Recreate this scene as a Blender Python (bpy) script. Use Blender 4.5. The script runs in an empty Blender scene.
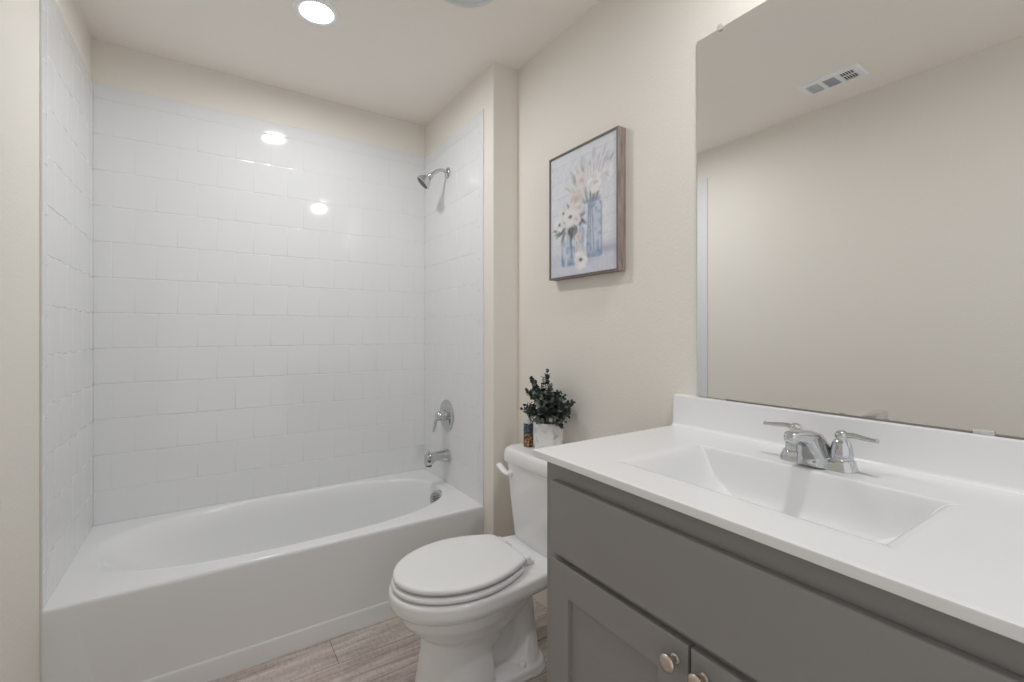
import bpy, bmesh, math, random
import numpy as np
from mathutils import Vector, Matrix

sc = bpy.context.scene
COL = sc.collection
PI = math.pi

# ------------------------------------------------------------------ camera
cam_d = bpy.data.cameras.new('camera')
cam = bpy.data.objects.new('camera', cam_d)
COL.objects.link(cam)
cam.location = (0, 0, 1.224)
cam.rotation_euler = (PI / 2, 0, -0.5827)
cam_d.sensor_fit = 'HORIZONTAL'
cam_d.sensor_width = 36.0
cam_d.lens = 459.0 / 1024 * 36.0
cam_d.shift_y = -8.8 / 1024
cam_d.clip_start = 0.02
sc.camera = cam

# ------------------------------------------------------------------ world, exposure
world = bpy.data.worlds.new('world')
sc.world = world
world.use_nodes = True
bg = world.node_tree.nodes['Background']
bg.inputs['Color'].default_value = (0.97, 0.985, 1.0, 1)
bg.inputs['Strength'].default_value = 0.85  # added even fill, enters through the unseen rear opening
LAMP = 285.0
sc.view_settings.view_transform = 'Standard'
sc.view_settings.look = 'None'
sc.view_settings.gamma = 1.0
sc.view_settings.use_curve_mapping = False
sc.view_settings.exposure = 0.0
try:
    sc.cycles.use_denoising = True
    sc.cycles.max_bounces = 14
    sc.cycles.diffuse_bounces = 8
    sc.cycles.glossy_bounces = 6
    sc.cycles.caustics_reflective = False
    sc.cycles.caustics_refractive = False
    sc.cycles.sample_clamp_indirect = 6.0
except Exception:
    pass

# ------------------------------------------------------------------ dimensions (metres)
XL, XR, XW = -0.425, 1.110, 1.248          # left wall, shower end wall, right wall
YB, YT, YF = 2.654, 1.929, 1.845          # back wall, tub front, bump-out face
YREAR = -0.36
H = 2.494
ZT, ZR, ZK, ZS = 2.304, 0.387, 0.932, 1.027   # tile top, tub rim, counter top, splash top
CY0, CY1 = -0.293, 0.931                  # counter ends

# ------------------------------------------------------------------ materials
def srgb(r, g, b):
    f = lambda c: (c / 255 / 12.92) if c / 255 <= 0.04045 else ((c / 255 + 0.055) / 1.055) ** 2.4
    return (f(r), f(g), f(b), 1)

def pm(name, col, rough=0.5, metal=0.0, spec=0.5, coat=0.0):
    m = bpy.data.materials.new(name)
    m.use_nodes = True
    b = m.node_tree.nodes['Principled BSDF']
    b.inputs['Base Color'].default_value = col if len(col) == 4 else (*col, 1)
    b.inputs['Roughness'].default_value = rough
    b.inputs['Metallic'].default_value = metal
    b.inputs['Specular IOR Level'].default_value = spec
    b.inputs['Coat Weight'].default_value = coat
    return m

def nodes(m):
    nt = m.node_tree
    return nt, nt.nodes, nt.links, nt.nodes['Principled BSDF']

def add_bump(m, scale, strength, dist=0.002, detail=3.0, rough=0.6):
    nt, N, L, b = nodes(m)
    tc = N.new('ShaderNodeTexCoord')
    no = N.new('ShaderNodeTexNoise')
    no.inputs['Scale'].default_value = scale
    no.inputs['Detail'].default_value = detail
    no.inputs['Roughness'].default_value = rough
    bu = N.new('ShaderNodeBump')
    bu.inputs['Strength'].default_value = strength
    bu.inputs['Distance'].default_value = dist
    L.new(tc.outputs['Object'], no.inputs['Vector'])
    L.new(no.outputs['Fac'], bu.inputs['Height'])
    L.new(bu.outputs['Normal'], b.inputs['Normal'])
    return no

def wall_paint(name, col):
    m = pm(name, col, 0.75, spec=0.25)
    add_bump(m, 105.0, 0.5, 0.0018, 2.5, 0.55)
    return m

M_WALL = wall_paint('beige_wall_paint', (0.785, 0.751, 0.697))
M_CEIL = wall_paint('beige_paint_brightened', (0.86, 0.82, 0.772))  # wall beige, lightened to make up for weak light on the ceiling
M_TILE = pm('white_glazed_tile', (0.745, 0.75, 0.755), 0.07, spec=0.5)
add_bump(M_TILE, 9.0, 0.10, 0.004, 1.0, 0.4)
M_GROUT = pm('white_grout', (0.70, 0.70, 0.70), 0.8, spec=0.2)
M_TUB = pm('white_tub_enamel', (0.78, 0.785, 0.79), 0.12)
M_CERAMIC = pm('white_vitreous_china', (0.80, 0.80, 0.80), 0.07, coat=0.2)
M_SEAT = pm('white_seat_plastic', (0.80, 0.80, 0.80), 0.22)
M_MARBLE = pm('white_cultured_marble', (0.81, 0.81, 0.815), 0.13)
M_CHROME = pm('polished_chrome', (0.60, 0.61, 0.62), 0.06, 1.0)
M_NICKEL = pm('brushed_nickel', (0.66, 0.59, 0.51), 0.28, 1.0)
M_CAB = pm('grey_cabinet_paint', (0.27, 0.26, 0.252), 0.38, spec=0.45)
add_bump(M_CAB, 35.0, 0.05, 0.001)
M_DARK = pm('dark_recess', (0.03, 0.03, 0.03), 0.8, spec=0.1)
M_TOEKICK = pm('toe_kick_paint', (0.15, 0.145, 0.14), 0.5)
M_MIRROR = pm('silvered_glass', (0.96, 0.96, 0.955), 0.0, 1.0)
M_GLASSEDGE = pm('mirror_ground_edge', (0.30, 0.34, 0.32), 0.25)
M_MIRRORSTRIP = pm('mirror_dark_strip', (0.20, 0.18, 0.16), 0.5)
M_CLIP = pm('clear_plastic_clip', (0.86, 0.84, 0.80), 0.2)
M_CLIP.node_tree.nodes['Principled BSDF'].inputs['Transmission Weight'].default_value = 0.35
M_WHITEMETAL = pm('white_enamelled_metal', (0.86, 0.88, 0.89), 0.4)
M_FAN = pm('white_fan_plastic', (0.66, 0.69, 0.70), 0.45)
M_LOUVER = pm('vent_louver_grey', (0.50, 0.52, 0.54), 0.45)
M_CAULK = pm('caulk', (0.62, 0.60, 0.55), 0.6)
M_SOIL = pm('dark_soil', (0.02, 0.018, 0.015), 0.95, spec=0.1)
M_STEM = pm('plant_stem', (0.05, 0.055, 0.035), 0.7)

def lens_mat(strength):
    m = bpy.data.materials.new('lit_led_lens')
    m.use_nodes = True
    nt = m.node_tree
    nt.nodes.clear()
    e = nt.nodes.new('ShaderNodeEmission')
    e.inputs['Color'].default_value = (0.97, 0.985, 1.0, 1)
    e.inputs['Strength'].default_value = strength
    o = nt.nodes.new('ShaderNodeOutputMaterial')
    nt.links.new(e.outputs[0], o.inputs['Surface'])
    return m
M_LENS = lens_mat(LAMP)

def ramp(N, stops):
    r = N.new('ShaderNodeValToRGB')
    el = r.color_ramp.elements
    el[0].position, el[0].color = stops[0][0], stops[0][1]
    el[1].position, el[1].color = stops[1][0], stops[1][1]
    for p, c in stops[2:]:
        e = el.new(p)
        e.color = c
    return r

def floor_mat():
    m = pm('grey_brown_vinyl_plank', (0.4, 0.35, 0.31), 0.45, spec=0.4)
    nt, N, L, b = nodes(m)
    tc = N.new('ShaderNodeTexCoord')
    mp = N.new('ShaderNodeMapping')
    mp.inputs['Location'].default_value = (0.37, 0.055, 0)
    L.new(tc.outputs['Object'], mp.inputs['Vector'])
    br = N.new('ShaderNodeTexBrick')
    br.offset = 0.37
    br.inputs['Scale'].default_value = 1.0
    br.inputs['Brick Width'].default_value = 1.22
    br.inputs['Row Height'].default_value = 0.152
    br.inputs['Mortar Size'].default_value = 0.0012
    br.inputs['Mortar Smooth'].default_value = 0.3
    br.inputs['Bias'].default_value = 0.0
    br.inputs['Color1'].default_value = (0, 0, 0, 1)
    br.inputs['Color2'].default_value = (1, 1, 1, 1)
    br.inputs['Mortar'].default_value = (0.5, 0.5, 0.5, 1)
    L.new(mp.outputs[0], br.inputs['Vector'])
    # long grain
    mg = N.new('ShaderNodeMapping')
    mg.inputs['Scale'].default_value = (2.2, 34, 1)
    L.new(tc.outputs['Object'], mg.inputs['Vector'])
    sep = N.new('ShaderNodeVectorMath'); sep.operation = 'MULTIPLY_ADD'
    sep.inputs[1].default_value = (7.0, 13.0, 0)
    L.new(br.outputs['Color'], sep.inputs[0])
    L.new(mg.outputs[0], sep.inputs[2])
    n1 = N.new('ShaderNodeTexNoise')
    n1.inputs['Scale'].default_value = 1.0
    n1.inputs['Detail'].default_value = 7
    n1.inputs['Roughness'].default_value = 0.68
    n1.inputs['Distortion'].default_value = 0.6
    L.new(sep.outputs[0], n1.inputs['Vector'])
    r1 = ramp(N, [(0.28, srgb(138, 129, 125)), (0.72, srgb(226, 221, 217)), (0.45, srgb(186, 177, 172)), (0.57, srgb(206, 199, 194))])
    L.new(n1.outputs['Fac'], r1.inputs['Fac'])
    # saw-mark flecks
    mf = N.new('ShaderNodeMapping')
    mf.inputs['Scale'].default_value = (60, 22, 1)
    L.new(tc.outputs['Object'], mf.inputs['Vector'])
    n2 = N.new('ShaderNodeTexNoise')
    n2.inputs['Scale'].default_value = 1.6
    n2.inputs['Detail'].default_value = 4
    n2.inputs['Roughness'].default_value = 0.7
    L.new(mf.outputs[0], n2.inputs['Vector'])
    r2 = ramp(N, [(0.36, (0.72, 0.71, 0.70, 1)), (0.56, (1, 1, 1, 1))])
    L.new(n2.outputs['Fac'], r2.inputs['Fac'])
    mx = N.new('ShaderNodeMix'); mx.data_type = 'RGBA'; mx.blend_type = 'MULTIPLY'
    mx.inputs[0].default_value = 0.7
    L.new(r1.outputs[0], mx.inputs[6]); L.new(r2.outputs[0], mx.inputs[7])
    # plank to plank tone
    tn = ramp(N, [(0.0, (0.92, 0.86, 0.85, 1)), (1.0, (1.02, 1.02, 0.99, 1))])
    L.new(br.outputs['Color'], tn.inputs['Fac'])
    m2 = N.new('ShaderNodeMix'); m2.data_type = 'RGBA'; m2.blend_type = 'MULTIPLY'
    m2.inputs[0].default_value = 1.0
    L.new(mx.outputs[2], m2.inputs[6]); L.new(tn.outputs[0], m2.inputs[7])
    m3 = N.new('ShaderNodeMix'); m3.data_type = 'RGBA'
    m3.inputs[7].default_value = srgb(90, 78, 72)
    L.new(br.outputs['Fac'], m3.inputs[0]); L.new(m2.outputs[2], m3.inputs[6])
    L.new(m3.outputs[2], b.inputs['Base Color'])
    bu = N.new('ShaderNodeBump')
    bu.inputs['Strength'].default_value = 0.25
    bu.inputs['Distance'].default_value = 0.001
    L.new(n1.outputs['Fac'], bu.inputs['Height'])
    L.new(bu.outputs['Normal'], b.inputs['Normal'])
    return m
M_FLOOR = floor_mat()

def wood_frame_mat():
    m = pm('weathered_wood_frame', (0.3, 0.26, 0.23), 0.6, spec=0.3)
    nt, N, L, b = nodes(m)
    tc = N.new('ShaderNodeTexCoord')
    mp = N.new('ShaderNodeMapping')
    mp.inputs['Scale'].default_value = (60, 60, 7)
    L.new(tc.outputs['Object'], mp.inputs['Vector'])
    n = N.new('ShaderNodeTexNoise')
    n.inputs['Scale'].default_value = 1.5
    n.inputs['Detail'].default_value = 5
    n.inputs['Roughness'].default_value = 0.65
    L.new(mp.outputs[0], n.inputs['Vector'])
    r = ramp(N, [(0.3, srgb(112, 98, 90)), (0.7, srgb(164, 152, 143))])
    L.new(n.outputs['Fac'], r.inputs['Fac'])
    L.new(r.outputs[0], b.inputs['Base Color'])
    return m
M_FRAME = wood_frame_mat()
M_FRAMEFACE = pm('frame_face_stain', srgb(112, 106, 100), 0.55, spec=0.3)

# ------------------------------------------------------------------ helpers
def empty(name, loc, label=None, cat=None, group=None):
    o = bpy.data.objects.new(name, None)
    o.empty_display_size = 0.05
    COL.objects.link(o)
    o.location = loc
    tag(o, label, cat, group)
    return o

def tag(o, label=None, cat=None, group=None, kind=None):
    if label: o['label'] = label
    if cat: o['category'] = cat
    if group: o['group'] = group
    if kind: o['kind'] = kind
    return o

def wloc(o):
    v = Vector((0, 0, 0))
    while o:
        v = v + Vector(o.location)
        o = o.parent
    return v

def obj(name, bm, mats, parent=None, smooth=False, angle=None, origin=None, label=None):
    """Link a bmesh written in room coordinates as one object."""
    if parent is not None and origin is None:
        origin = wloc(parent)
    elif origin is None:
        if bm.verts:
            xs = [v.co for v in bm.verts]
            origin = Vector((sum(v.x for v in xs) / len(xs), sum(v.y for v in xs) / len(xs), min(v.z for v in xs)))
        else:
            origin = Vector((0, 0, 0))
    origin = Vector(origin)
    bmesh.ops.translate(bm, verts=bm.verts, vec=-origin)
    bmesh.ops.recalc_face_normals(bm, faces=bm.faces)
    me = bpy.data.meshes.new(name)
    if smooth:
        for f in bm.faces:
            f.smooth = True
        if angle is not None:
            for e in bm.edges:
                if len(e.link_faces) == 2 and e.calc_face_angle(0) > angle:
                    e.smooth = False
    bm.to_mesh(me)
    bm.free()
    if not isinstance(mats, (list, tuple)):
        mats = [mats]
    for m in mats:
        me.materials.append(m)
    o = bpy.data.objects.new(name, me)
    COL.objects.link(o)
    if parent is not None:
        o.parent = parent
        o.location = origin - wloc(parent)
    else:
        o.location = origin
    if label: o['label'] = label
    return o

def struct(name, bm, mats, parent=None, **k):
    o = obj(name, bm, mats, parent, **k)
    o['kind'] = 'structure'
    return o

def NB():
    return bmesh.new()

def box(bm, x0, x1, y0, y1, z0, z1, bev=0.0, seg=2, mi=0):
    vs = [bm.verts.new((x, y, z)) for x in (x0, x1) for y in (y0, y1) for z in (z0, z1)]
    idx = [(0, 1, 3, 2), (4, 6, 7, 5), (0, 4, 5, 1), (2, 3, 7, 6), (0, 2, 6, 4), (1, 5, 7, 3)]
    fs = []
    for q in idx:
        f = bm.faces.new([vs[i] for i in q]); f.material_index = mi; fs.append(f)
    bmesh.ops.recalc_face_normals(bm, faces=fs)
    if bev > 0:
        es = list({e for f in fs for e in f.edges})
        r = bmesh.ops.bevel(bm, geom=es, offset=bev, segments=seg, profile=0.5, affect='EDGES')
        for f in r['faces']:
            f.material_index = mi
    return vs

def loft(bm, rings, cap0=True, cap1=True, closed=True, mi=0):
    vr = [[bm.verts.new(p) for p in r] for r in rings]
    n = len(rings[0])
    for a, b in zip(vr[:-1], vr[1:]):
        for i in range(n if closed else n - 1):
            j = (i + 1) % n
            try:
                f = bm.faces.new((a[i], a[j], b[j], b[i])); f.material_index = mi
            except ValueError:
                pass
    if cap0:
        f = bm.faces.new(list(reversed(vr[0]))); f.material_index = mi
    if cap1:
        f = bm.faces.new(vr[-1]); f.material_index = mi
    return vr

def axis_frame(d):
    d = Vector(d).normalized()
    up = Vector((0, 0, 1)) if abs(d.z) < 0.95 else Vector((1, 0, 0))
    a = up.cross(d).normalized()
    b = d.cross(a).normalized()
    return d, a, b

def lathe(bm, c, d, prof, n=32, cap0=True, cap1=True, mi=0):
    """prof: list of (distance along d, radius)."""
    c = Vector(c)
    d, a, b = axis_frame(d)
    rings = []
    for t, r in prof:
        rings.append([c + d * t + (a * math.cos(2 * PI * k / n) + b * math.sin(2 * PI * k / n)) * max(r, 1e-5) for k in range(n)])
    return loft(bm, rings, cap0, cap1, mi=mi)

def tube(bm, pts, rad, n=16, cap=True, mi=0, squash=None):
    pts = [Vector(p) for p in pts]
    if not isinstance(rad, (list, tuple)):
        rad = [rad] * len(pts)
    rings = []
    pa = None
    for i, p in enumerate(pts):
        t = (pts[min(i + 1, len(pts) - 1)] - pts[max(i - 1, 0)]).normalized()
        if pa is None:
            _, a, b = axis_frame(t)
        else:
            a = (pa - t * pa.dot(t)).normalized()
            b = t.cross(a).normalized()
        pa = a
        sx, sy = squash if squash else (1, 1)
        rings.append([p + (a * math.cos(2 * PI * k / n) * sx + b * math.sin(2 * PI * k / n) * sy) * rad[i] for k in range(n)])
    loft(bm, rings, cap, cap, mi=mi)

def bez(p, n=12):
    """Catmull-Rom through points."""
    P = [Vector(q) for q in p]
    P = [P[0] * 2 - P[1]] + P + [P[-1] * 2 - P[-2]]
    out = []
    for i in range(1, len(P) - 2):
        for k in range(n):
            t = k / n
            a, b, c, d = P[i - 1], P[i], P[i + 1], P[i + 2]
            out.append(0.5 * ((2 * b) + (c - a) * t + (2 * a - 5 * b + 4 * c - d) * t * t + (3 * b - a - 3 * c + d) * t ** 3))
    out.append(P[-2])
    return out

def rrect(x0, x1, y0, y1, r, z, n=6):
    """rounded rectangle ring, 4*(n+1) points, counter-clockwise."""
    r = min(r, (x1 - x0) / 2 - 1e-5, (y1 - y0) / 2 - 1e-5)
    out = []
    for cx, cy, a0 in ((x1 - r, y1 - r, 0), (x0 + r, y1 - r, PI / 2), (x0 + r, y0 + r, PI), (x1 - r, y0 + r, 3 * PI / 2)):
        for k in range(n + 1):
            a = a0 + PI / 2 * k / n
            out.append(Vector((cx + r * math.cos(a), cy + r * math.sin(a), z)))
    return out

def wn(o, w=50):
    m = o.modifiers.new('weighted_normal', 'WEIGHTED_NORMAL')
    m.mode = 'FACE_AREA'
    m.weight = w
    m.keep_sharp = True
    return o

# ================================================================== THE ROOM
b = NB(); box(b, XL - 0.1, XW + 0.1, YREAR - 0.6, YB + 0.1, -0.1, 0.0)
struct('floor', b, M_FLOOR, origin=(0, 0, 0))
b = NB(); box(b, XL - 0.1, XW + 0.1, YREAR - 0.12, YB + 0.1, H, H + 0.1)
struct('ceiling', b, M_CEIL, origin=(0, 0, H))
b = NB(); box(b, XL - 0.1, XL, YREAR - 0.12, YB + 0.1, 0, H)
wall_left = struct('wall_left', b, M_WALL, origin=(XL, 0, 0))
b = NB(); box(b, XL, XW + 0.1, YB, YB + 0.1, 0, H)
wall_back = struct('wall_back', b, M_WALL, origin=(0, YB, 0))
b = NB(); box(b, XW, XW + 0.1, YREAR - 0.12, YB, 0, H)
struct('wall_right', b, M_WALL, origin=(XW, 0, 0))
# bump-out that carries the shower plumbing, soft bullnose corner
b = NB()
R = 0.008
prof = [(XW, YF), (XR + R, YF)] + [(XR + R - R * math.sin(a), YF + R - R * math.cos(a)) for a in [PI / 2 * k / 8 for k in range(1, 9)]] + [(XR, YB), (XW, YB)]
loft(b, [[Vector((x, y, 0)) for x, y in prof], [Vector((x, y, H)) for x, y in prof]])
wall_shower = struct('wall_shower', b, M_WALL, origin=(XR, YF, 0), smooth=True, angle=0.5)
# unseen rear wall; its opening is widened to let the world's fill light in
b = NB()
box(b, XL, -0.405, YREAR - 0.12, YREAR, 0, H)
box(b, 1.16, XW, YREAR - 0.12, YREAR, 0, H)
box(b, -0.405, 1.16, YREAR - 0.12, YREAR, H - 0.06, H)
struct('wall_rear', b, M_WALL, origin=(0, YREAR, 0))

# ------------------------------------------------------------------ wall tile
rng = random.Random(4)
def tile_panel(name, parent, o, ua, n, rects, U, V0, V1, thick=0.006):
    """rects in panel coords (u along ua, v = height above floor); n = outward normal."""
    b = NB()
    o, ua, n = Vector(o), Vector(ua), Vector(n)
    va = Vector((0, 0, 1))
    P = lambda u, v, h: o + ua * u + va * v + n * h
    base = thick - 0.0012
    # backing slab (grout)
    ring0 = [P(U[0], V0, 0.0), P(U[1], V0, 0.0), P(U[1], V1, 0.0), P(U[0], V1, 0.0)]
    ring1 = [P(U[0], V0, base), P(U[1], V0, base), P(U[1], V1, base), P(U[0], V1, base)]
    loft(b, [ring0, ring1], mi=1)
    g = 0.0007
    for (u0, u1, v0, v1) in rects:
        u0, u1 = max(u0, U[0]), min(u1, U[1])
        v0, v1 = max(v0, V0), min(v1, V1)
        if u1 - u0 < 0.012 or v1 - v0 < 0.012:
            continue
        tu, tv, dh = rng.gauss(0, 0.0016), rng.gauss(0, 0.0016), rng.uniform(-0.0001, 0.0001)
        cu, cv = (u0 + u1) / 2, (v0 + v1) / 2
        rings = []
        for ins, h in ((g, base - 0.0004), (g + 0.0004, base + 0.0005), (g + 0.0016, base + 0.0010), (g + 0.0042, base + 0.0013)):
            r = []
            iu = ins * 0.5
            for (u, v) in ((u0 + iu, v0 + ins), (u1 - iu, v0 + ins), (u1 - iu, v1 - ins), (u0 + iu, v1 - ins)):
                r.append(P(u, v, h + dh + tu * (u - cu) + tv * (v - cv)))
            rings.append(r)
        loft(b, rings, cap0=False, cap1=True, mi=0)
    ob = struct(name, b, [M_TILE, M_GROUT], parent, smooth=True, angle=1.3)
    wn(ob, 50)
    return ob

STEP = 0.155
rows = [(2.238, ZT)] + [(2.238 - STEP * (k + 1), 2.238 - STEP * k) for k in range(12)]
def bond(u_first, U, k0=0):
    out = []
    for r, (v0, v1) in enumerate(rows):
        off = u_first + (0 if (r % 2 == k0) else STEP / 2)
        u = off - 12 * STEP
        while u < U[1]:
            if u + STEP > U[0]:
                out.append((max(u, U[0]), min(u + STEP, U[1]), v0, v1))
            u += STEP
    return out
ZB = ZR + 0.0003
# back wall: u = x
U = (XL + 0.006, XR - 0.006)
tile_panel('tile_cladding', wall_back, (0, YB, 0), (1, 0, 0), (0, -1, 0), bond(-0.358, U, 1), U, ZB, ZT)
# left wall: u = y ; front bullnose strip with its own joints
def side(parent, x, n):
    U = (YT, YB - 0.0005)
    S = YT + 0.052
    rects = [(max(a, S), bb, c, d) for a, bb, c, d in bond(2.06, U, 0) if bb > S + 0.004]
    z = ZT
    zs = [ZT, ZT - 0.10] + [ZT - 0.10 - STEP * k for k in range(1, 14)]
    for hi, lo in zip(zs[:-1], zs[1:]):
        rects.append((YT, S, lo, hi))
    tile_panel('tile_cladding', parent, (x, 0, 0), (0, 1, 0), n, rects, U, ZB, ZT)
side(wall_left, XL, (1, 0, 0))
side(wall_shower, XR, (-1, 0, 0))
# caulk bead along the tile's front edge on the left wall
b = NB()
rr = random.Random(2)
tube(b, [(XL + 0.001, YT - 0.001 + rr.uniform(-0.0012, 0.0012), 0.002 + (ZT - 0.002) * k / 60) for k in range(61)], 0.0030, 8)
struct('caulk_bead', b, M_CAULK, wall_left, smooth=True)

# ================================================================== BATHTUB
tub = empty('bathtub', (0.342, 2.29, 0), 'white alcove bathtub with a plain front apron below the white tiled walls', 'bathtub')
TX0, TX1, TY0, TY1 = XL + 0.0008, XR - 0.0008, YT, YB - 0.0008
NSEG = 160
def sup(cx, cy, a, bb, n, z, yoff=0):
    out = []
    for k in range(NSEG):
        t = 2 * PI * k / NSEG
        c, s = math.cos(t), math.sin(t)
        out.append(Vector((cx + a * math.copysign(abs(c) ** (2 / n), c), cy + bb * math.copysign(abs(s) ** (2 / n), s), z)))
    return out
OCX, OCY = 0.345, 2.312
base_ring = sup(OCX, OCY, 0.692, 0.310, 2.45, 0)
def rect_ring(ins_front, z, ins=0.0):
    x0, x1, y0, y1 = TX0 + ins, TX1 - ins, TY0 + ins_front, TY1 - ins
    out = []
    cxx, cyy = (x0 + x1) / 2, (y0 + y1) / 2
    for p in base_ring:
        dx, dy = p.x - OCX, p.y - OCY
        ts = []
        if dx > 1e-9: ts.append((x1 - OCX) / dx)
        if dx < -1e-9: ts.append((x0 - OCX) / dx)
        if dy > 1e-9: ts.append((y1 - OCY) / dy)
        if dy < -1e-9: ts.append((y0 - OCY) / dy)
        t = min(ts)
        out.append(Vector((OCX + dx * t, OCY + dy * t, z)))
    for cx_, cy_ in ((x0, y0), (x1, y0), (x1, y1), (x0, y1)):
        i = min(range(NSEG), key=lambda k: (out[k].x - cx_) ** 2 + (out[k].y - cy_) ** 2)
        out[i] = Vector((cx_, cy_, z))
    return out
b = NB()
rings = [rect_ring(0.0, 0.366), rect_ring(0.0, 0.374), rect_ring(0.0015, 0.381), rect_ring(0.005, 0.3855), rect_ring(0.012, ZR)]
def O(e, z, n=2.45, left=0.0):
    out = sup(OCX, OCY, 0.692 + e, 0.310 + e, n, z)
    for p in out:                                   # the sloped end rolls over gently
        t = max(0.0, (OCX - 0.25 - p.x) / 0.45)
        p.x = max(p.x - left * min(1.0, t) ** 1.5, TX0 + 0.004)
    return out
rings += [O(0.020, ZR, left=0.045), O(0.014, ZR, left=0.035), O(0.006, ZR - 0.0015, left=0.022), O(0.0, ZR - 0.006, left=0.010), O(-0.004, ZR - 0.014)]
rings += [sup(OCX + 0.012, OCY, 0.672, 0.297, 2.45, 0.345),
          sup(OCX + 0.026, OCY, 0.650, 0.289, 2.45, 0.300),
          sup(OCX + 0.046, OCY, 0.622, 0.280, 2.5, 0.240),
          sup(OCX + 0.072, OCY, 0.585, 0.270, 2.5, 0.180),
          sup(OCX + 0.094, OCY, 0.550, 0.260, 2.6, 0.125),
          sup(OCX + 0.108, OCY, 0.522, 0.246, 2.6, 0.090),
          sup(OCX + 0.114, OCY, 0.490, 0.222, 2.6, 0.069),
          sup(OCX + 0.118, OCY, 0.430, 0.180, 2.5, 0.060),
          sup(OCX + 0.120, OCY, 0.250, 0.100, 2.2, 0.057),
          sup(OCX + 0.120, OCY, 0.060, 0.030, 2.0, 0.056)]
loft(b, rings, cap0=False, cap1=True)
o = wn(obj('basin', b, M_TUB, tub, smooth=True, angle=0.9), 60)
# apron
b = NB()
rows_z = [0.366, 0.33, 0.29, 0.24, 0.18, 0.126, 0.078, 0.0715]
def crease(z): return -0.329 - 0.184 * (z - 0.24)
grid = []
for z in rows_z:
    t = min(1, max(0, (0.33 - z) / 0.25))
    xc = crease(z)
    yl = YT + 0.0002 + 0.002 * t
    yr = YT + 0.0002 + 0.0090 * t
    cols = [(TX0, yl), (xc - 0.006, yl), (xc - 0.003, yl + (yr - yl) * 0.25), (xc + 0.003, yl + (yr - yl) * 0.8), (xc + 0.007, yr), (0.35, yr), (TX1, yr)]
    grid.append([Vector((x, y, z)) for x, y in cols])
led = [(0.0695, 0.0065), (0.0685, 0.004), (0.066, 0.0028), (0.060, 0.0025), (0.012, 0.002), (0.0, 0.002)]
for z, dy in led:
    grid.append([Vector((x, YT + dy, z)) for x in (TX0, crease(z) - 0.006, crease(z) - 0.003, crease(z) + 0.003, crease(z) + 0.007, 0.35, TX1)])
# close it as a thin shell
back = [[Vector((p.x, YT + 0.022, p.z)) for p in r] for r in grid]
prof_rings = []
for j in range(7):
    prof_rings.append([grid[i][j] for i in range(len(grid))] + [back[i][j] for i in reversed(range(len(grid)))])
loft(b, prof_rings)
o = obj('apron', b, M_TUB, tub, smooth=True, angle=0.7)
# overflow plate on the right end of the basin
ov = Vector((1.000, 2.244, 0.345))
nrm = Vector((-0.86, -0.42, 0.28)).normalized()
b = NB()
lathe(b, ov - nrm * 0.012, nrm, [(-0.02, 0.043), (0.008, 0.043), (0.012, 0.042), (0.0145, 0.036), (0.0155, 0.026), (0.016, 0.001)], 40)
plate = obj('overflow_plate', b, M_CHROME, tub, smooth=True, angle=0.8, label='round chrome overflow plate with slots')
b = NB()
dd, aa, bb_ = axis_frame(nrm)
for k in range(-3, 4):
    c0 = ov + nrm * 0.0150 + bb_ * (k * 0.0085)
    hw = math.sqrt(max(0.0, 0.033 ** 2 - (k * 0.0085) ** 2)) * 0.85
    r = [c0 + aa * s * hw + bb_ * t * 0.0011 for s, t in ((-1, -1), (1, -1), (1, 1), (-1, 1))]
    loft(b, [[p - nrm * 0.004 for p in r], r])
obj('slots', b, pm('overflow_slot_shade', (0.12, 0.12, 0.12), 0.6), plate)
# drain
b = NB()
lathe(b, (0.86, 2.312, 0.058), (0, 0, 1), [(0, 0.034), (0.004, 0.034), (0.006, 0.030), (0.006, 0.024), (0.010, 0.020), (0.012, 0.001)], 32)
obj('drain_stopper', b, M_CHROME, tub, smooth=True, angle=0.8)

# ================================================================== SHOWER TRIM
XT = XR - 0.006
SHY = 2.322
sh = empty('showerhead', (XT, SHY, 2.108), 'chrome shower head on a short bent arm, high on the tiled end wall', 'shower head')
b = NB(); lathe(b, (XT, SHY, 2.108), (-1, 0, 0), [(0, 0.029), (0.003, 0.029), (0.008, 0.024), (0.012, 0.013)], 32)
obj('flange', b, M_CHROME, sh, smooth=True, angle=0.9)
arm = bez([(XT - 0.004, SHY, 2.108), (1.075, SHY, 2.116), (1.046, SHY, 2.109), (1.020, SHY, 2.090), (1.004, SHY, 2.071)], 8)
b = NB(); tube(b, arm, 0.0095, 16)
obj('arm', b, M_CHROME, sh, smooth=True, angle=0.9)
hd = Vector((-0.68, 0.24, -0.69)).normalized()
hc = Vector((1.008, SHY, 2.078))
b = NB(); lathe(b, hc, hd, [(-0.004, 0.012), (0.004, 0.015), (0.012, 0.0155), (0.018, 0.013), (0.026, 0.020), (0.044, 0.034), (0.058, 0.041), (0.067, 0.043), (0.070, 0.040)], 36)
head = obj('head', b, M_CHROME, sh, smooth=True, angle=0.9)
b = NB(); lathe(b, hc, hd, [(0.067, 0.038), (0.0715, 0.037), (0.0725, 0.024), (0.073, 0.001)], 32)
for ring, cnt in ((0.010, 6), (0.019, 12), (0.028, 18)):
    d_, a_, b_ = axis_frame(hd)
    for k in range(cnt):
        q = hc + hd * 0.0705 + (a_ * math.cos(2 * PI * k / cnt) + b_ * math.sin(2 * PI * k / cnt)) * ring
        lathe(b, q, hd, [(0, 0.0018), (0.004, 0.0012)], 6)
obj('spray_face', b, pm('grey_spray_face', (0.10, 0.10, 0.105), 0.4), head, smooth=True, angle=0.7)

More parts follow.
